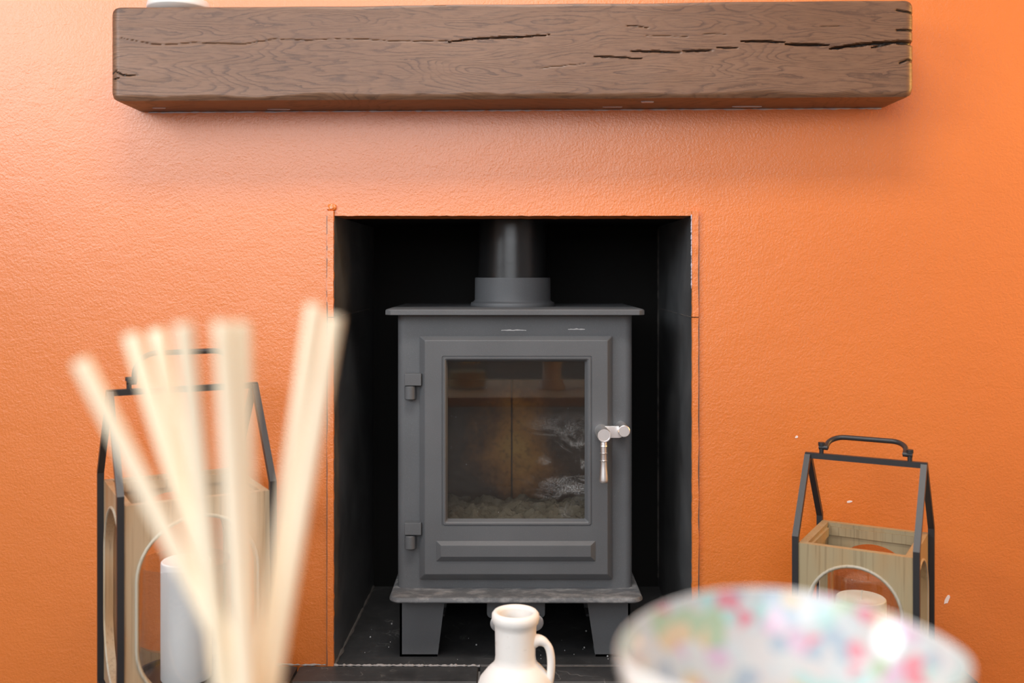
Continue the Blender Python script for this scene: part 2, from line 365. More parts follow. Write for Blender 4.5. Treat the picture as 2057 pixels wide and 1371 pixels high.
OL, OR, OT = -0.313, 0.336, 0.784       # opening of the fireplace (outside of the slate slips)
bm = bmesh.new()
box(bm, X0, OL, WY, WY+0.1, FLZ, ZC); box(bm, OR, X1, WY, WY+0.1, FLZ, ZC)
n = 90; lo_f, lo_b, hi_f, hi_b = [], [], [], []    # lintel with a slightly ragged plaster edge
for i in range(n+1):
    x = OL+(OR-OL)*i/n; j = 0.0009*noise.noise(Vector((x*60, 2, 0)))+0.0007*noise.noise(Vector((x*190, 5, 0)))
    lo_f.append(bm.verts.new((x, WY, OT+j))); lo_b.append(bm.verts.new((x, WY+0.1, OT+j)))
    hi_f.append(bm.verts.new((x, WY, ZC))); hi_b.append(bm.verts.new((x, WY+0.1, ZC)))
for i in range(n):
    bm.faces.new((lo_f[i], lo_f[i+1], hi_f[i+1], hi_f[i])); bm.faces.new((lo_b[i+1], lo_b[i], hi_b[i], hi_b[i+1]))
    bm.faces.new((lo_f[i+1], lo_f[i], lo_b[i], lo_b[i+1]))
wall = tag(obj('wall_back', bm, M['orange'], smooth=0), 'orange painted plaster chimney breast around the stove recess', kind='structure')
for px, py, w, h in ((1902, 1203, 5, 10), (1706, 1007, 6, 3), (1600, 877, 3, 3), (1682, 643, 3, 3), (1541, 296, 3, 2), (433, 440, 3, 3)):
    bm = bmesh.new(); c = P(px, py, WY); s = WY/FPX
    pts = [(c.x+(w*math.cos(a)*(0.7+0.5*random.random())+h*0.4*math.sin(a))*s, c.z+h*math.sin(a)*s*(0.7+0.5*random.random())) for a in [2*PI*i/9 for i in range(9)]]
    loft(bm, [[(x, WY+0.001, z) for x, z in pts], [(x, WY-0.0006, z) for x, z in pts]], False, True)
    obj('plaster_chip', bm, M['chip'] if px in (1902, 1706, 1600) else M['orange'], wall, 0, 'bare pale chip in the paint' if px == 1902 else None)

# ------------------------------------------------------------------ stove recess: slate slips left and right, back board, top plate
RB = 2.174; BLX, BRX = -0.290, 0.3326; FY = 1.735; JZ = 0.607
def recess_side(name, xf, xb, xo):
    root = bpy.data.objects.new(name, None); COL.objects.link(root); tag(root, None, None, None, 'structure')
    for z0, z1 in ((0.0, JZ-0.0008), (JZ+0.0008, 0.7835)):
        bm = bmesh.new()
        a, b_ = (xo, xf) if xo < xf else (xf, xo)
        ab, bb = (xo, xb) if xo < xb else (xb, xo)
        q = [(a, FY), (b_, FY), (bb, RB), (ab, RB)]
        hexa(bm, [(x, y, z0) for x, y in q]+[(x, y, z1) for x, y in q])
        t = obj('tile', bm, M['soot_slate'], root, 0)
        # orange paint carried over the front edge of the slip, ragged at its inner side
        e = bmesh.new(); top = z1+(0.0085 if z1 > JZ+0.01 else 0); k = 60; cols = []
        for i in range(k+1):
            z = z0+(top-z0)*i/k
            j = 0.0006*noise.noise(Vector((z*70, xo*9, 1)))+0.0003*noise.noise(Vector((z*300, xo*9, 4)))
            jo = 0.0013*noise.noise(Vector((z*25, xo*5, 7)))
            xi = xf+(j if xf < 0 else j); ou = xo+jo
            y1 = FY-0.0025-0.0008*noise.noise(Vector((z*50, xo*3, 3)))
            cols.append([e.verts.new((ou, WY+0.001, z)), e.verts.new((ou+(xf-xo)*0.12, y1, z)), e.verts.new((xi-(xf-xo)*0.08, y1, z)), e.verts.new((xi, FY+0.001, z))])
        for A, B in zip(cols, cols[1:]):
            for c in range(3): e.faces.new((A[c], A[c+1], B[c+1], B[c]))
        e.faces.new(cols[0]); e.faces.new(cols[-1][::-1])
        obj('painted_edge', e, M['orange'], t, 30, 'orange painted front edge')
    # pale mortar in the joint, standing a hair proud of the slate
    bm = bmesh.new(); s = 1 if xf < 0 else -1
    ragged(bm, (xf+s*0.0001, FY+0.004, JZ), (xb+s*0.0001, RB, JZ), 0.0009, 0.001, 60, 3+s)
    obj('mortar_line', bm, M['dirty_grout'], root, 0)
    return root
rl = recess_side('wall_recess_left', -0.300, BLX, OL)
rr = recess_side('wall_recess_right', 0.3228, BRX, OR)
bm = bmesh.new(); ragged(bm, (BRX-0.0012, RB-0.001, 0.02), (BRX-0.0012, RB-0.001, 0.78), 0.0011, 0, 160, 4); obj('mortar_line', bm, M['dirty_grout'], rr, 0)
bm = bmesh.new(); ragged(bm, (0.3226, FY-0.0005, JZ+0.05), (0.3226, FY-0.0005, 0.786), 0.0012, 0, 120, 8); obj('plaster_smear', bm, M['caulk'], rr, 0, 'pale plaster smear along the slate edge')
bm = bmesh.new(); ragged(bm, (-0.3125, FY+0.001, 0.62), (-0.3118, FY+0.001, 0.79), 0.0013, 0, 60, 11); obj('plaster_smear', bm, M['pink'], rl, 0, 'pale plaster smear along the painted edge')
bm = bmesh.new(); bmesh.ops.create_icosphere(bm, subdivisions=3, radius=1.0)
for v in bm.verts:
    v.co *= 1+0.45*noise.noise(v.co*2.1+Vector((3, 1, 2))); v.co = Vector((v.co.x*0.008, v.co.y*0.0045, v.co.z*0.0065))+Vector((-0.3045, WY-0.002, 0.798))
obj('plaster_lump', bm, M['orange'], rl, 60)
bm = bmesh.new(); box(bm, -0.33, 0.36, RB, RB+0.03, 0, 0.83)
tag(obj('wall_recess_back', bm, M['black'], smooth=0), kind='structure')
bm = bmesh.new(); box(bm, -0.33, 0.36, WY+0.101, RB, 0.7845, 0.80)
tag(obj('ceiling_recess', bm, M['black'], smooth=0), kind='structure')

# ------------------------------------------------------------------ hearth
hearth = bpy.data.objects.new('floor_hearth', None); COL.objects.link(hearth)
tag(hearth, 'black slate hearth carrying the stove and both lanterns', kind='structure')
bm = bmesh.new(); box(bm, -0.677, 0.80, 1.10, WY-0.0005, FLZ+0.0002, -0.012); box(bm, OL+0.0005, OR-0.0005, WY, RB, FLZ+0.0002, -0.012)
obj('mortar_bed', bm, M['grout'], hearth, 0)
def tile(x0, x1, y0, y1, m, dz=0.0):
    bm = bmesh.new(); box(bm, x0, x1, y0, y1, -0.012, dz, 0.0018, 1)
    for v in bm.verts: v.co += Vector((0.0006*noise.noise(v.co*40), 0.0006*noise.noise(v.co*40+Vector((9, 0, 0))), 0))
    return obj('tile', bm, m, hearth, 0)
tile(-0.3118, 0.3348, WY-0.001, RB+0.004, M['recess_floor'], -0.0002)
xs = [-0.672, -0.36, -0.0445, 0.30, 0.795]
for a, b_ in zip(xs, xs[1:]):
    tile(a, b_-0.004, 1.668, 1.7345, M['hearth'], -0.0003)
for yy in (1.382, 1.105):
    for a, b_ in zip([-0.672, -0.20, 0.26], [-0.203, 0.257, 0.795]): tile(a, b_, yy, yy+0.28, M['hearth'], -0.0005)
bm = bmesh.new(); ragged(bm, (-0.31, 1.7375, 0.0), (-0.046, 1.7375, -0.001), 0.0024, 0.002, 170, 21); obj('mortar_line', bm, M['grout'], hearth, 0, 'crumbling pale mortar along the front joint')
bm = bmesh.new(); ragged(bm, (-0.044, 1.7375, -0.002), (0.33, 1.7375, -0.002), 0.0013, 0.001, 170, 23); obj('mortar_line', bm, M['dirty_grout'], hearth, 0)
bm = bmesh.new(); ragged(bm, (-0.60, 1.737, 0.001), (-0.315, 1.737, 0.001), 0.0026, 0.003, 120, 25); obj('mortar_line', bm, M['grout'], hearth, 0)
bm = bmesh.new(); ragged(bm, (-0.299, 1.742, 0.001), (-0.289, 2.17, 0.001), 0.0032, 0.003, 60, 27); obj('mortar_line', bm, M['dirty_grout'], hearth, 0)
bm = bmesh.new()
for i in range(46):          # ash crumbs lying on the slate under the stove
    x, y = random.uniform(-0.27, 0.27), random.uniform(1.752, 1.95); s = random.choice((0.0006, 0.0008, 0.001, 0.0017))
    r = bmesh.ops.create_icosphere(bm, subdivisions=1, radius=s)
    bmesh.ops.translate(bm, verts=r['verts'], vec=(x, y, s*0.7))
tag(obj('ash_crumbs', bm, M['scuff'], hearth, 0), kind='stuff')

# ------------------------------------------------------------------ oak beam mantel
MF = 1.63
def crack_px(pts, ox): return [(ox+x/2.42, y/2.42) for x, y in pts]
cracks = []   # (polyline in metres on the face, half width, depth)
def crack(pts, ox, w, d):
    q = [((px-PX0)*MF/FPX, HC-(py-PY0)*MF/FPX) for px, py in crack_px(pts, ox)]
    cracks.append((q, w, d))
crack([(95, 183), (250, 214), (330, 216), (450, 208), (700, 215), (850, 190), (1000, 196), (1200, 188), (1450, 201), (1720, 200)], 200, 0.0008, 0.0012)
crack([(1700, 203), (1850, 186), (2057, 180), (2187, 168)], 200, 0.0013, 0.004)
for pts, w, d in (([(500, 125), (615, 133)], .0009, .002), ([(350, 273), (430, 276), (580, 285)], .0012, .003), ([(530, 247), (770, 255)], .0014, .004),
                  ([(780, 250), (925, 244)], .0013, .004), ([(945, 232), (1045, 233)], .0012, .003), ([(1060, 200), (1180, 201), (1275, 205)], .0015, .005),
                  ([(1280, 215), (1490, 219)], .0018, .006), ([(1497, 236), (1600, 222), (1720, 210), (1800, 205), (1910, 207)], .0024, .008),
                  ([(1695, 232), (1790, 214)], .0016, .004), ([(1815, 50), (1910, 66)], .0013, .003), ([(1815, 148), (1910, 148)], .0013, .003),
                  ([(1835, 307), (1870, 292), (1905, 296)], .0013, .003), ([(60, 335), (300, 310)], .0008, .001), ([(600, 172), (800, 178)], .0008, .0012), ([(860, 164), (1000, 168)], .0008, .001),
                  ([(1430, 132), (1570, 126)], .0008, .001)):
    crack(pts, 1050, w, d)
for pts, w, d in (([(58, 357), (82, 338)], .0013, .003), ([(62, 384), (92, 377)], .0013, .003), ([(75, 345), (112, 366), (185, 367)], .0011, .003)): crack(pts, 200, w, d)
def seg_d(x, z, a, b):
    ax, az = a; bx, bz = b; dx, dz = bx-ax, bz-az; t = max(0, min(1, ((x-ax)*dx+(z-az)*dz)/(dx*dx+dz*dz)))
    return math.hypot(x-ax-t*dx, z-az-t*dz), t
def beam():
    bm = bmesh.new(); lay = bm.verts.layers.float.new('crack')
    XL, XR = -0.6495, 0.6695; nx = 620; rows = 96
    rings = []
    boxes = [(min(p[0] for p in q)-.006, max(p[0] for p in q)+.006, min(p[1] for p in q)-.008, max(p[1] for p in q)+.008, q, w, d) for q, w, d in cracks]
    R = 0.017      # rounded ends: crowd the slices there and shrink the section round the corner
    ends = [R*(1-math.cos(PI/2*k/12)) for k in range(12)]
    sl = [XL+q for q in ends]+[XL+R+(XR-XL-2*R)*i/nx for i in range(nx+1)]+[XR-q for q in ends[::-1]]
    for x in sl:
        e = min(x-XL, XR-x)
        ins = R-math.sqrt(max(0, R*R-(R-e)**2)) if e < R else 0.0
        zb = 0.9655+0.0068*(x-XL)/(XR-XL)+0.0010*noise.noise(Vector((x*9, 1, 0)))
        zt = 1.1184+0.0130*(x-XL)/(XR-XL)+0.0016*noise.noise(Vector((x*7, 4, 0)))
        yf = MF+0.0012*noise.noise(Vector((x*5, 8, 0)))
        cb = 0.0085+0.0075*noise.noise(Vector((x*8.5, 11, 0)))+0.002*noise.noise(Vector((x*40, 12, 0))); cb = max(cb, 0.003)
        ct = max(0.003, 0.005+0.004*noise.noise(Vector((x*6, 21, 0))))
        zb += ins*0.7; zt -= ins*0.7; yf += ins*0.85
        pts = [(WY, zb, 0)]
        for k in range(1, 8): pts.append((WY+(yf+cb*0.75-WY)*k/8, zb, 0))
        pts.append((yf+cb*0.62, zb+0.0006, 0))
        pts.append((yf+cb*0.22, zb+cb*0.55, 0))
        for k in range(rows+1): pts.append((yf, zb+cb+(zt-ct-zb-cb)*k/rows, 1))
        pts.append((yf+ct*0.3, zt-ct*0.3, 0)); pts.append((yf+ct, zt, 0))
        for k in range(1, 5): pts.append((yf+ct+(WY-yf-ct)*k/4, zt, 0))
        ring = []
        for y, z, front in pts:
            c = 0.0
            if front:
                y += 0.0005*noise.noise(Vector((x*14, z*60, 2)))
                for bx0, bx1, bz0, bz1, q, w, d in boxes:
                    if bx0 < x < bx1 and bz0 < z < bz1:
                        zz = z+0.0010*noise.noise(Vector((x*90, 3, w*1000)))
                        for s in range(len(q)-1):
                            dd, tt = seg_d(x, zz, q[s], q[s+1])
                            u = (s+tt)/(len(q)-1); ww = w*(0.45+0.55*math.sin(PI*min(1, max(0.0, u*0.94+0.03))))*(1+0.5*noise.noise(Vector((x*60, z*20, 5))))
                            if x > 0.64 and w > .0011: ww = w*1.2
                            f = max(0.0, min(1.0, 1.6-1.1*dd/ww))
                            if f > c: c = f; cd = d
                if c > 0: y += cd*c
                c *= 1.0 if c > 0 and cd > 0.002 else 0.55
            v = bm.verts.new((x, y, z)); v[lay] = c; ring.append(v)
        rings.append(ring)
    m = len(rings[0])
    for A, B in zip(rings, rings[1:]):
        for k in range(m): bm.faces.new((A[k], A[(k+1) % m], B[(k+1) % m], B[k]))
    bm.faces.new(rings[0]); bm.faces.new(rings[-1][::-1])
    return bm
mantel = obj('mantel_beam', beam(), M['beam'], None, 40)
tag(mantel, 'thick dark oak beam mantel with long cracks on the orange wall', 'mantel')
bm = bmesh.new(); ragged(bm, (-0.625, WY-0.0008, 0.9640), (0.655, WY-0.0008, 0.9712), 0.0016, 0.0012, 420, 31); obj('caulk_bead', bm, M['caulk'], mantel, 60, 'pale lilac caulk bead')
for px, w, yy in ((1300, 26, 1.664), (560, 46, 1.72), (1230, 40, 1.712), (1500, 60, 1.716), (320, 26, 1.70)):
    x = (px-PX0)*yy/FPX; zu = 0.9652+0.0068*(x+0.65)/1.32
    bm = bmesh.new(); pts = [(-1, -.5), (-.4, -.8), (.5, -.55), (1, -.2), (.8, .7), (.1, .5), (-.7, .8)]
    hw = w*yy/FPX/2; hh = 0.0075 if px == 1300 else 0.004
    loft(bm, [[(x+a*hw, yy+b_*hh, zu+0.0012) for a, b_ in pts], [(x+a*hw, yy+b_*hh, zu-0.0010) for a, b_ in pts]], False, True)
    obj('plaster_smear', bm, M['caulk'], mantel, 0, 'pale plaster smear')
sc = thing('saucer', 'small white glazed dish standing on the left end of the mantel', 'dish', (-0.5535, 1.684, 1.1205))
bm = bmesh.new(); lathe(bm, [(0, 0), (0.040, 0), (0.0425, 0.001), (0.047, 0.0035), (0.0515, 0.0070), (0.0525, 0.0090), (0.0522, 0.0120), (0.0505, 0.0190), (0.0490, 0.0205), (0.047, 0.0190), (0.044, 0.0100), (0.02, 0.0070), (0, 0.0065)], 64)
obj('dish_body', bm, M['saucer'], sc)

# ------------------------------------------------------------------ wood burning stove
stove = thing('wood_stove', 'dark grey steel wood burning stove with glazed door in the recess', 'stove', (0.0155, 1.90, 0))
SX, SY = 0.0155, 1.90
inv = Vector((-SX, -SY, 0))
def sobj(name, bm, m, parent=stove, smooth=35, label=None):
    bmesh.ops.translate(bm, verts=bm.verts, vec=inv); return obj(name, bm, m, parent, smooth, label)
BF, BX0, BX1, BB = 1.775, -0.1945, 0.2255, 2.065
ZB, ZT = 0.1225, 0.6100
GX0, GX1, GZ0, GZ1 = P(895, 0, 1.772).x, P(1178, 0, 1.772).x, P(0, 1046, 1.772).z, P(0, 721, 1.772).z
bm = bmesh.new()             # shell: rounded front corners, front plate with the fire opening
r = 0.014; plan = []
for i in range(7): a = PI+PI/2*i/6; plan.append((BX0+r+r*math.cos(a), BF+r+r*math.sin(a)))
left = [(BX0, BB)]+plan
right = [(BX0+BX1-x, y) for x, y in left][::-1]
for pl in (left, right):
    vs = [(bm.verts.new((x, y, ZB)), bm.verts.new((x, y, ZT))) for x, y in pl]
    for A, B in zip(vs, vs[1:]): bm.faces.new((A[0], B[0], B[1], A[1]))
v = [bm.verts.new(q) for q in ((BX0, BB, ZB), (BX1, BB, ZB), (BX1, BB, ZT), (BX0, BB, ZT))]; bm.faces.new(v)
loft(bm, [[(x, BF, z) for x, z in rrect(BX0+r, ZB, BX1-r, ZT)], [(x, BF, z) for x, z in rrect(GX0-.004, GZ0-.004, GX1+.004, GZ1+.004)], [(x, BF+0.006, z) for x, z in rrect(GX0-.004, GZ0-.004, GX1+.004, GZ1+.004)]])
bmesh.ops.remove_doubles(bm, verts=bm.verts, dist=1e-5)
sobj('body', bm, M['stove'])
bm = bmesh.new(); lp = lambda ins, z: [(x, y, z) for x, y in ((-0.2130+ins+.010, 1.745+ins), (0.2435-ins-.010, 1.745+ins), (0.2435-ins, 1.755+ins), (0.2435-ins, 2.075-ins), (-0.2130+ins, 2.075-ins), (-0.2130+ins, 1.755+ins))]
loft(bm, [lp(0.0008, 0.6100), lp(0, 0.6108), lp(0, 0.6180), lp(0.0015, 0.6200), lp(0.003, 0.6205)], True, True)
sobj('top_plate', bm, M['stove'])
bm = bmesh.new(); slab(bm, -0.2045, 0.2385, 1.722, 2.09, 0.1125, 0.1228, 0.022, 0.002, 8, 0.006); sobj('base_plate', bm, M['stove_dusty'])
# four folded sheet legs: outer edge plumb, inner edge raking inwards
def leg(sx, front):
    bm = bmesh.new(); th = 0.004
    xo, xi_t, xi_b = ((P(803, 0, 1.777).x, P(895, 0, 1.777).x, P(879, 0, 1.777).x) if sx < 0 else (P(1266, 0, 1.777).x, P(1177, 0, 1.777).x, P(1196, 0, 1.777).x))
    y = 1.777 if front else 2.03; s = 1 if front else -1
    q = [(xo, 0), (xi_b, 0), (xi_t, 0.1126), (xo, 0.1126)]
    loft(bm, [[(a, y, z) for a, z in q], [(a, y+s*th, z) for a, z in q]], True, True)
    w = 0.055; q2 = [(y, 0), (y+s*w*0.85, 0), (y+s*w, 0.1126), (y, 0.1126)]; o = th if sx < 0 else -th
    loft(bm, [[(xo, a, z) for a, z in q2], [(xo+o, a, z) for a, z in q2]], True, True)
    # foot pad
    box(bm, min(xo, xi_b), max(xo, xi_b), min(y, y+s*0.045), max(y, y+s*0.045), 0, 0.004)
    return bm
for sx in (-1, 1):
    for fr in (True, False): sobj('leg', leg(sx, fr), M['stove'], smooth=0)
# collar and flue
FX, FYc = 0.0125, 1.93
bm = bmesh.new(); lathe(bm, [(0.0660, 0.004), (0.0810, 0.0), (0.0815, 0.003), (0.0805, 0.0065), (0.0760, 0.0085), (0.0735, 0.0120), (0.0730, 0.052), (0.0722, 0.0545), (0.0680, 0.0545), (0.066, 0.05)], 72, (FX, FYc, 0.6206)); sobj('flue_collar', bm, M['stove'])
bm = bmesh.new(); lathe(bm, [(0.0672, 0.66), (0.0672, 0.673), (0.0665, 0.677), (0.0655, 0.73), (0.0645, 0.7840)], 72, (FX, FYc, 0)); sobj('flue_pipe', bm, M['pipe'])
# door
def rp(a, b, c, d, y, r=0.002): p, q = P(a, d, y), P(c, b, y); return [(x, y, z) for x, z in rrect(p.x, p.z, q.x, q.z, r)]
DY = 1.757
bm = bmesh.new()
loft(bm, [rp(843, 674, 1229, 1163, 1.7752, .003), rp(843, 674, 1229.5, 1163, 1.7690, .003), rp(844, 675, 1229, 1162.5, 1.7675, .003), rp(853, 683, 1221, 1153.5, DY+.0006, .002), rp(854.5, 684.5, 1219.5, 1152, DY, .002),
          rp(887.5, 714.5, 1189.5, 1056.5, DY, .003), rp(888.2, 715.2, 1188.8, 1055.8, DY+.0012, .003), rp(889.6, 716.6, 1187.4, 1054.4, DY+.0012, .003), rp(890.4, 717.4, 1186.6, 1053.6, DY-.0010, .003), rp(893.5, 720, 1183.5, 1050.5, DY-.0010, .003),
          rp(896, 722.5, 1180.5, 1047.5, DY+.001, .003), rp(899.5, 726, 1174.5, 1041, 1.7672, .002), rp(899.5, 726, 1174.5, 1041, 1.7740, .002)])
door = sobj('door', bm, M['stove'], smooth=14)
bm = bmesh.new(); loft(bm, [rp(876, 1085.5, 1196.5, 1127, DY+.0004, .001), rp(876.6, 1086, 1196, 1126.5, DY-.0006, .001), rp(885, 1094.5, 1187.5, 1118.5, DY-.0068, .0008), rp(886, 1095.5, 1186.5, 1117.5, DY-.0072, .0008)], True, True)
sobj('raised_panel', bm, M['stove'], door, 14)
bm = bmesh.new(); a, b_ = P(897, 1044, 1.770), P(1177, 723, 1.770); box(bm, a.x, b_.x, 1.769, 1.773, a.z, b_.z)
sobj('glass_pane', bm, M['stove_glass'], door, 0, 'sooty glass pane with ash smears')
for py in (750, 1050):       # hinges: knuckle block on the door above a barrel on the body
    bm = bmesh.new(); a, b_ = P(812.5, py+24.5, 1.757), P(846, py, 1.757); box(bm, a.x, b_.x, 1.757, 1.7745, a.z, b_.z, 0.0012)
    sobj('hinge_knuckle', bm, M['stove'], door)
    bm = bmesh.new(); a = P(823.5, py+52, 1.763); h = 27*1.763/FPX
    lathe(bm, [(0, 0), (0.0085, 0), (0.0100, 0.0012), (0.0100, h-.001), (0.0092, h), (0, h)], 28, (a.x, 1.766, a.z)); sobj('hinge_barrel', bm, M['stove'])
for px, py, w in ((1032, 663, 25), (1158, 661, 17)):
    c = P(px, py, BF); s = BF/FPX; bm = bmesh.new()
    up = [(c.x+w*s*(t*2-1), c.z+s*(0.5+2.2*random.random()*(1-abs(2*t-1)))) for t in [i/14 for i in range(15)]]
    dn = [(x, c.z-s*(0.4+0.8*random.random())) for x, z in up][::-1]
    loft(bm, [[(x, BF+.0003, z) for x, z in up+dn], [(x, BF-.0005, z) for x, z in up+dn]], False, True); sobj('chalk_scuff', bm, M['scuff'], smooth=0, label='pale chalky scuff')
# handle
hnd = bpy.data.objects.new('door_handle', None); COL.objects.link(hnd); hnd.parent = door; hnd['label'] = 'bright steel door handle'
def ycyl(bm, px, py, yf, yb, r, dish=False, seg=36):
    c = P(px, py, yf); pr = [(0, 0), (r*0.78, 0), (r*0.80, -0.0008), (r*0.93, -0.0008), (r, 0.0006), (r, yb-yf)] if dish else [(0, 0), (r*0.9, 0), (r, 0.0010), (r, yb-yf)]
    return lathe(bm, pr, seg, M4=Matrix.Translation(c) @ Matrix.Rotation(-PI/2, 4, 'X'))
bm = bmesh.new(); ycyl(bm, 1213.7, 874.5, 1.706, 1.758, 0.0120, True); sobj('boss', bm, M['chrome'], hnd)
bm = bmesh.new(); c = P(1212.5, 887, 1.712); s = 1.712/FPX
gp = [(0, 0), (6.6, 0), (7.2, -6), (7.0, -7.0), (7.6, -8), (7.6, -9), (6.2, -10), (6.2, -21), (7.4, -22), (7.4, -23.2), (6.2, -24.3), (6.2, -36), (7.6, -37), (7.6, -38.3), (6.6, -39.5), (7.2, -52), (8.6, -68), (9.2, -76), (8.9, -79.5), (7.2, -82), (0, -82.3)]
lathe(bm, [(a*s, b_*s) for a, b_ in gp], 32, tuple(c)); sobj('grip', bm, M['chrome'], hnd, 50)
bm = bmesh.new(); a, b_ = P(1205, 879.5, 1.735), P(1254, 855.5, 1.735); slab(bm, a.x, b_.x, -b_.z, -a.z, 0, 0.007, 0.0095, 0.0008)
bmesh.ops.transform(bm, matrix=Matrix.Translation((0, 1.742, 0)) @ Matrix.Rotation(PI/2, 4, 'X') @ Matrix.Scale(-1, 4, (0, 1, 0)), verts=bm.verts); 
sobj('latch_arm', bm, M['chrome'], hnd)
bm = bmesh.new(); ycyl(bm, 1254, 866, 1.722, 1.7755, 0.0103); sobj('latch_stud', bm, M['chrome'], hnd)
# fire chamber: two back bricks, side bricks, baffle, ash bed
def brick(x0, x1, y0, y1, z0, z1): bm = bmesh.new(); box(bm, x0, x1, y0, y1, z0, z1, 0.0015, 1); sobj('fire_brick', bm, M['brick'], smooth=0)
jx = P(1028, 0, 2.0).x
brick(-0.165, jx-.0012, 2.0, 2.025, 0.20, 0.545); brick(jx+.0012, 0.196, 2.0, 2.025, 0.20, 0.545)
brick(-0.175, -0.152, 1.80, 1.998, 0.20, 0.545); brick(0.183, 0.206, 1.80, 1.998, 0.20, 0.545)
bm = bmesh.new(); hexa(bm, [(-0.150, 1.83, 0.530), (0.181, 1.83, 0.530), (0.181, 1.998, 0.470), (-0.150, 1.998, 0.470), (-0.150, 1.83, 0.545), (0.181, 1.83, 0.545), (0.181, 1.998, 0.485), (-0.150, 1.998, 0.485)]); sobj('baffle', bm, M['stove'], smooth=0)
bm = bmesh.new(); bmesh.ops.create_grid(bm, x_segments=60, y_segments=40, size=1.0)
for v in bm.verts: v.co = Vector((0.0155+v.co.x*0.168, 1.895+v.co.y*0.10, 0.232+0.020*noise.fractal(v.co*5.0, 1.0, 2.0, 4)))
tag(sobj('ash_bed', bm, M['ash'], smooth=60), kind='stuff')
bm = bmesh.new(); box(bm, -0.18, 0.212, 1.80, 2.03, 0.18, 0.20); sobj('grate', bm, M['black'], smooth=0)
# air control under the front edge, half hidden by the jug
bm = bmesh.new(); p, q = P(978, 1241, 1.765), P(1095, 1200, 1.765)
lo_ = [(x, z) for x, z in rrect(p.x, p.z, q.x, q.z+.012, 0.008)]
loft(bm, [[(x, 1.90, z) for x, z in lo_], [(x, 1.766, z) for x, z in lo_], [(x+(0.001 if x < 0.0155 else -0.001), 1.765, z) for x, z in lo_]], True, True)
ab = sobj('air_box', bm, M['stove'])
for px, py in ((1002, 1252), (1074.5, 1250)):
    bm = bmesh.new(); c = P(px, py, 1.742); lathe(bm, [(0, -.0010), (0.0125, -.0010), (0.0150, 0.0004), (0.0155, 0.002), (0.0150, 0.004), (0.004, 0.0045), (0.004, 0.03)], 40, M4=Matrix.Translation(c) @ Matrix.Rotation(-PI/2, 4, 'X'))
    sobj('air_knob', bm, M['chrome'], ab)

# ------------------------------------------------------------------ lanterns
def pill(cx, cz, r, hh, n=22):      # stadium outline, counter-clockwise from the right
    out = []
    for i in range(n+1): a = PI*i/n; out.append((cx+r*math.cos(a), cz+hh+r*math.sin(a)))
    for i in range(n+1): a = PI+PI*i/n; out.append((cx+r*math.cos(a), cz-hh+r*math.sin(a)))
    return out
def panel(bm, w, z0, z1, t, hole, T):
    # board with an arched opening: every hole point is matched to a point of the rectangle seen from the centre
    cz = (z0+z1)/2; out = []
    for x, z in hole:
        dx, dz = x, z-cz; k = min((w/2)/abs(dx) if abs(dx) > 1e-9 else 1e9, ((z1-z0)/2)/abs(dz) if abs(dz) > 1e-9 else 1e9)
        out.append([dx*k, cz+dz*k])
    for cx_, cz_ in ((w/2, z1), (-w/2, z1), (-w/2, z0), (w/2, z0)):       # pull the nearest ones onto the corners
        i = min(range(len(out)), key=lambda j: (out[j][0]-cx_)**2+(out[j][1]-cz_)**2); out[i] = [cx_, cz_]
    lp = lambda pts, y: [T @ Vector((x, y, z)) for x, z in pts]
    return loft(bm, [lp(hole, 0), lp(out, 0), lp(out, t), lp(hole, t), lp(hole, 0)])
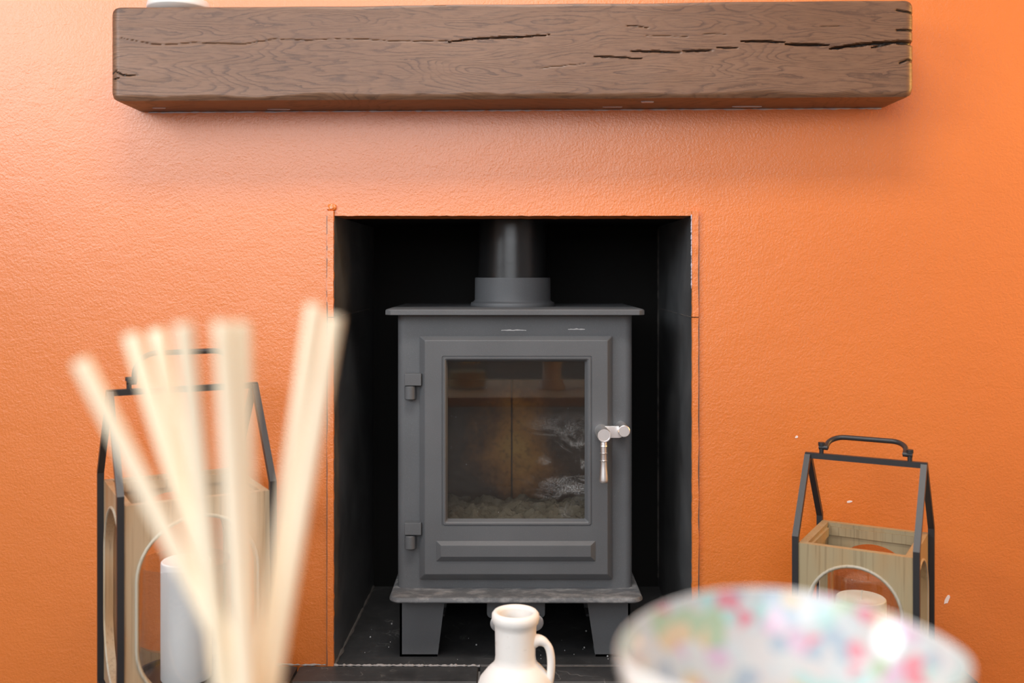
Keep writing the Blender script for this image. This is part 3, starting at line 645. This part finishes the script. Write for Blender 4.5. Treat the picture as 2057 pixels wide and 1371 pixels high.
def lantern(label, cx, cy, rz, s, zt, zr, zs, r, bar, hand_h, lean, m_side):
    root = thing('lantern', label, 'lantern', (cx, cy, 0), rz, 'wood and iron candle lanterns on the hearth')
    z0 = 0.036; t = 0.012; h = s/2
    hole = pill(0, (z0+zt)/2-0.002, r, (zt-z0)/2-r-0.026)
    for k in range(4):
        T = Matrix.Rotation(k*PI/2, 4, 'Z') @ Matrix.Translation((0, -h, 0))
        w = s if k % 2 == 0 else s-2*t-0.0004
        bm = bmesh.new(); panel(bm, w, z0, zt, t, hole, T)
        bmesh.ops.remove_doubles(bm, verts=bm.verts, dist=1e-6)
        pn = obj('panel', bm, m_side, root, 30)
        bm = bmesh.new(); path = [T @ Vector((x, -0.0002, z)) for x, z in pill(0, (z0+zt)/2-0.002, r+0.003, (zt-z0)/2-r-0.026)]
        sweep(bm, path+[path[0]], 0.0024, 8, cap=False, up=T.to_3x3() @ Vector((0, 1, 0))); obj('arch_moulding', bm, M['wood_trim'], pn, 60, 'pale rounded moulding round the arch')
        # lip inside the top edge
        bm = bmesh.new(); box(bm, -w/2+t+.001, w/2-t-.001, t, t+0.004, zt-0.020, zt-0.006); bmesh.ops.transform(bm, matrix=T, verts=bm.verts); obj('inner_lip', bm, m_side, pn, 0)
    bm = bmesh.new(); box(bm, -h+t+.0003, h-t-.0003, -h+t+.0003, h-t-.0003, z0, z0+0.012); obj('bottom_board', bm, m_side, root, 0)
    bm = bmesh.new(); rd = s*0.38; lathe(bm, [(0, 0), (rd, 0), (rd+.002, .002), (rd+.002, .010), (rd-.001, .012), (rd-.005, .0115), (rd-.008, .006), (0, .006)], 48, (0, 0, z0+0.0121)); obj('glass_tray', bm, M['iron'], root, 35, 'round black metal tray')
    ex, ey = h+bar*0.95, h-bar*0.1
    for sx in (-1, 1):
        for sy in (-1, 1):
            bm = bmesh.new(); sweep(bm, [(sx*ex, sy*ey, 0), (sx*ex, sy*ey, zs), (sx*ex, sy*bar*0.7, zr)], bar, square=True, up=(1, 0, 0)); obj('post', bm, M['iron'], root, 20)
        bm = bmesh.new(); sweep(bm, [(sx*ex, -ey+bar, 0.03), (sx*ex, ey-bar, 0.03)], bar*0.95, square=True); obj('rail', bm, M['iron'], root, 20)
    for sy in (-1, 1):
        bm = bmesh.new(); sweep(bm, [(-ex+bar, sy*ey*0.9, 0.030), (ex-bar, sy*ey*0.9, 0.030)], bar*0.95, square=True); obj('rail', bm, M['iron'], root, 20)
    bm = bmesh.new(); sweep(bm, [(-ex-bar, 0, zr), (ex+bar, 0, zr)], bar, square=True); obj('ridge_bar', bm, M['iron'], root, 20)
    hw = ex*0.68; rr = hand_h*0.72; R = Matrix.Translation((0, 0, zr+bar+0.010)) @ Matrix.Rotation(lean, 4, 'X')
    path = [(-hw, 0, 0), (-hw, 0, hand_h-rr)]+[(-hw+rr-rr*math.cos(PI/2*i/8), 0, hand_h-rr+rr*math.sin(PI/2*i/8)) for i in range(1, 9)]
    path = path+[(-x, y, z) for x, y, z in path[::-1]]
    bm = bmesh.new(); sweep(bm, [R @ Vector(p) for p in path], bar*0.92, 12, up=R.to_3x3() @ Vector((0, 1, 0))); hd = obj('handle', bm, M['iron'], root, 60)
    for sx in (-1, 1):
        bm = bmesh.new(); lathe(bm, [(0, 0), (bar*0.8, 0), (bar*0.8, 0.012), (bar*1.2, 0.0125), (bar*1.2, 0.018), (0, 0.018)], 12, (sx*(hw+bar*1.6), 0, zr+bar))
        lathe(bm, [(0, -0.007), (bar*0.9, -0.007), (bar*0.9, 0.007), (0, 0.007)], 12, M4=Matrix.Translation((sx*(hw+bar*0.9), 0, zr+bar+0.010)) @ Matrix.Rotation(PI/2, 4, 'Y'))
        obj('pivot_bolt', bm, M['iron'], hd, 35)
    return root
def candle(label, x, y, z, r, h, m, name='pillar_candle'):
    t = thing(name, label, 'candle', (x, y, z))
    bm = bmesh.new(); lathe(bm, [(0, 0), (r*0.97, 0), (r, 0.002), (r, h-0.004), (r*0.985, h-0.0015), (r*0.94, h), (r*0.7, h-0.003), (0, h-0.004)], 56); obj('wax', bm, m, t)
    bm = bmesh.new(); sweep(bm, [(0, 0, h-0.005), (0.0005, 0, h+0.004), (0.0022, 0, h+0.011)], 0.0011, 8); obj('wick', bm, M['wick'], t)
def tube_glass(label, x, y, z, r, h):
    bm = bmesh.new(); w = 0.0022
    lathe(bm, [(r, 0), (r, h-.0008), (r-w*.5, h), (r-w, h-.0008), (r-w, 0)], 72, close=True)
    g = obj('glass_cylinder', bm, M['glass'], None, 60); g.location = (x, y, z); tag(g, label, 'glass')
LAx, LAy, LAr = -0.5031, 1.5565, math.radians(29.3)
lantern('tall wood and black iron lantern behind the reeds on the hearth', LAx, LAy, LAr, 0.2100, 0.353, 0.5030, 0.366, 0.0845, 0.0047, 0.044, 0.15, M['wood_a'])
tube_glass('clear glass cylinder round the white candle', LAx, LAy, 0.0545, 0.070, 0.182)
candle('tall white pillar candle inside the larger lantern', LAx+.004, LAy-.004, 0.0545, 0.038, 0.183, M['wax_white'])
LBx, LBy, LBr = 0.5707, 1.5852, math.radians(-30.0)
lantern('small wood and black iron lantern in front of the wall at far right', LBx, LBy, LBr, 0.1680, 0.263, 0.3865, 0.272, 0.066, 0.0045, 0.034, -1.15, M['wood_b'])
tube_glass('clear glass cylinder round the cream candle', LBx, LBy, 0.0545, 0.056, 0.155)
candle('short cream pillar candle with a bare wick inside the smaller lantern', LBx-.006, LBy, 0.0545, 0.0385, 0.114, M['wax_cream'])

# ------------------------------------------------------------------ clay jug on the hearth
JY = 1.50; s = JY/FPX; JX = (1035.5-PX0)*s
jug = thing('clay_jug', 'small whitewashed clay jug with one loop handle before the stove', 'jug', (JX, JY, -0.0004))
zr_ = HC-(1226-PY0)*s            # height of the rim
pr = [(0, 0), (0.040, 0), (0.043, 0.003), (0.054, 0.020), (0.0605, 0.040), (0.0595, 0.058), (0.0530, 0.075), (0.0420, 0.0885), (0.0345, 0.0955), (0.0312, 0.1010), (0.0303, 0.1100), (0.0306, 0.1300), (0.0312, zr_-0.0250), (0.0320, zr_-0.0190),
      (0.0345, zr_-0.0160), (0.0360, zr_-0.0100), (0.0356, zr_-0.0040), (0.0325, zr_-0.0003), (0.0290, zr_), (0.0262, zr_-0.0020), (0.0248, zr_-0.0060), (0.0248, zr_-0.03), (0.0255, 0.11), (0.04, 0.085), (0.05, 0.05), (0.035, 0.012), (0, 0.010)]
bm = bmesh.new(); lathe(bm, pr, 72)
for v in bm.verts: v.co += Vector((v.co.x, v.co.y, 0))*0.02*noise.noise(v.co*30)
obj('jug_body', bm, M['jug'], jug, 60)
def jp(px, py): return Vector(((px-1035.5)*s, -0.004, HC-(py-PY0)*s+0.0004))
pts = [jp(1066, 1288), jp(1080, 1283), jp(1093, 1287), jp(1102, 1298), jp(1106, 1314), jp(1107, 1332), jp(1106, 1350), jp(1103, 1368), jp(1096, 1386), jp(1086, 1396)]
def smooth_path(p, n=5):
    out = []
    for i in range(len(p)-1):
        a, b_, c, d = p[max(i-1, 0)], p[i], p[i+1], p[min(i+2, len(p)-1)]
        for k in range(n):
            t = k/n; out.append(0.5*((2*b_)+(c-a)*t+(2*a-5*b_+4*c-d)*t*t+(3*b_-a-3*c+d)*t**3))
    return out+[p[-1]]
sp_ = smooth_path(pts); bm = bmesh.new(); sweep(bm, sp_, [0.0108-0.0048*min(1, i/12) for i in range(len(sp_))], 14, up=(0, 1, 0)); obj('jug_handle', bm, M['jug'], jug, 60)

# ------------------------------------------------------------------ coffee table with reed diffuser and footed bowl, close to the camera
TZ = 0.33
tb = thing('coffee_table', 'low wooden coffee table carrying the reed diffuser and floral bowl', 'table', (0.02, 0.46, FLZ))
bm = bmesh.new(); slab(bm, -0.50, 0.50, -0.24, 0.24, TZ-FLZ-0.028, TZ-FLZ, 0.03, 0.003); obj('tabletop', bm, M['table'], tb)
for sx in (-1, 1):
    for sy in (-1, 1):
        bm = bmesh.new(); lathe(bm, [(0, 0), (0.013, 0), (0.015, 0.003), (0.021, TZ-FLZ-0.029), (0, TZ-FLZ-0.029)], 20, (sx*0.43, sy*0.18, 0)); obj('leg', bm, M['table'], tb)
BX, BY = -0.120, 0.4743
bt = thing('diffuser_bottle', 'clear glass reed diffuser bottle on the coffee table', 'bottle', (BX, BY, TZ))
bm = bmesh.new(); lathe(bm, [(0, 0), (0.057, 0), (0.0605, 0.003), (0.0605, 0.082), (0.056, 0.094), (0.038, 0.106), (0.0325, 0.114), (0.0325, 0.138), (0.0345, 0.140), (0.0345, 0.146), (0.0290, 0.146), (0.0290, 0.114), (0.036, 0.104), (0.054, 0.091), (0.058, 0.081), (0.058, 0.006), (0, 0.005)], 56); obj('bottle_glass', bm, M['glass'], bt, 40)
bm = bmesh.new(); lathe(bm, [(0, 0.0055), (0.0575, 0.0065), (0.0575, 0.052), (0, 0.052)], 40); obj('fragrance_oil', bm, M['oil'], bt, 40, 'pale amber liquid')
REED = [ # top px, top py, depth of the top, px where it leaves the frame, label
    ((162, 724), (0.4732, 0.4717), 487, 'reed leaning furthest left, its tip the lowest of the bunch'),
    ((264, 672), (0.5015, 0.48), 478, 'bright thick reed second from the left in the diffuser'),
    ((314, 664), (0.5288, 0.4864), 458, 'reed third from the left, between two brighter ones'),
    ((367, 650), (0.4614, 0.4625), 446, 'reed fourth from the left in the middle bunch'),
    ((446, 646), (0.4677, 0.4551), 490, 'faint upright reed just left of the straightest bright one'),
    ((484, 647), (0.4754, 0.4638), 505, 'bright nearly upright reed over the lantern ridge bar'),
    ((633, 612), (0.5018, 0.4978), 524, 'tallest reed leaning right towards the recess edge'),
    ((672, 634), (0.5009, 0.4899), 546, 'reed leaning furthest right, its tip over the black recess')]
for (tx, ty), (yt, yb), bx, lab in REED:
    a = P(tx, ty, yt); b_ = P(bx, 1371, yb)
    d = (b_-a).normalized(); end = a+d*((a.z-0.405)/-d.z)
    bm = bmesh.new(); rr = 0.0043
    q = Vector((0, 0, 1)).rotation_difference(-d).to_matrix().to_4x4(); ln = (a-end).length
    lathe(bm, [(0, 0), (rr, 0), (rr, ln-.0004), (rr-.0004, ln), (0, ln)], 16)
    o = obj('diffuser_reed', bm, M['reed'], None, 40); o.matrix_world = Matrix.Translation(end) @ q
    tag(o, lab, 'reed', 'reeds of the diffuser')
JX2, JY2 = 0.1400, 0.490
bw = thing('patterned_bowl', 'glossy floral patterned bowl with a pale outside, close to the camera', 'bowl', (JX2, JY2, TZ))
RA, RB_, ZR = 0.0845, 0.062, 0.497-TZ           # half width, half depth, height of the rim at its two ends
def bowl_ring(k, z, lift, n=72):
    out = []
    for i in range(n):
        a = 2*PI*i/n; out.append((RA*k*math.cos(a), RB_*k*math.sin(a)*(1.15 if math.sin(a) > 0 else 1.0), z+lift*0.009*max(0, math.sin(a))**2))
    return out
DP = 0.052
ins = [(k, ZR-DP*(1-k**3.2), k**3) for k in (0.985, 0.95, 0.90, 0.84, 0.77, 0.69, 0.60, 0.5, 0.38, 0.25, 0.12)]
bm = bmesh.new(); loft(bm, [bowl_ring(0.992, ZR+0.0005, 1)]+[bowl_ring(k, z, l) for k, z, l in ins], False, True); inner = obj('patterned_inside', bm, M['floral'], bw, 60, 'glossy floral patterned inside')
outs = [(0.992, ZR+0.0005, 1), (0.998, ZR+0.0008, 1), (1.004, ZR-0.0003, 1), (1.004, ZR-0.004, .95), (0.98, ZR-0.014, .8), (0.92, ZR-0.028, .6), (0.82, ZR-0.042, .35), (0.66, ZR-0.055, .15), (0.48, ZR-0.063, 0), (0.40, ZR-0.075, 0), (0.34, ZR-0.105, 0), (0.36, 0.025, 0), (0.50, 0.006, 0), (0.52, 0.001, 0), (0.51, 0, 0)]
bm = bmesh.new(); loft(bm, [bowl_ring(k, z, l) for k, z, l in outs], False, True); obj('bowl_body', bm, M['ceramic'], bw, 60, 'plain pale outside and foot')
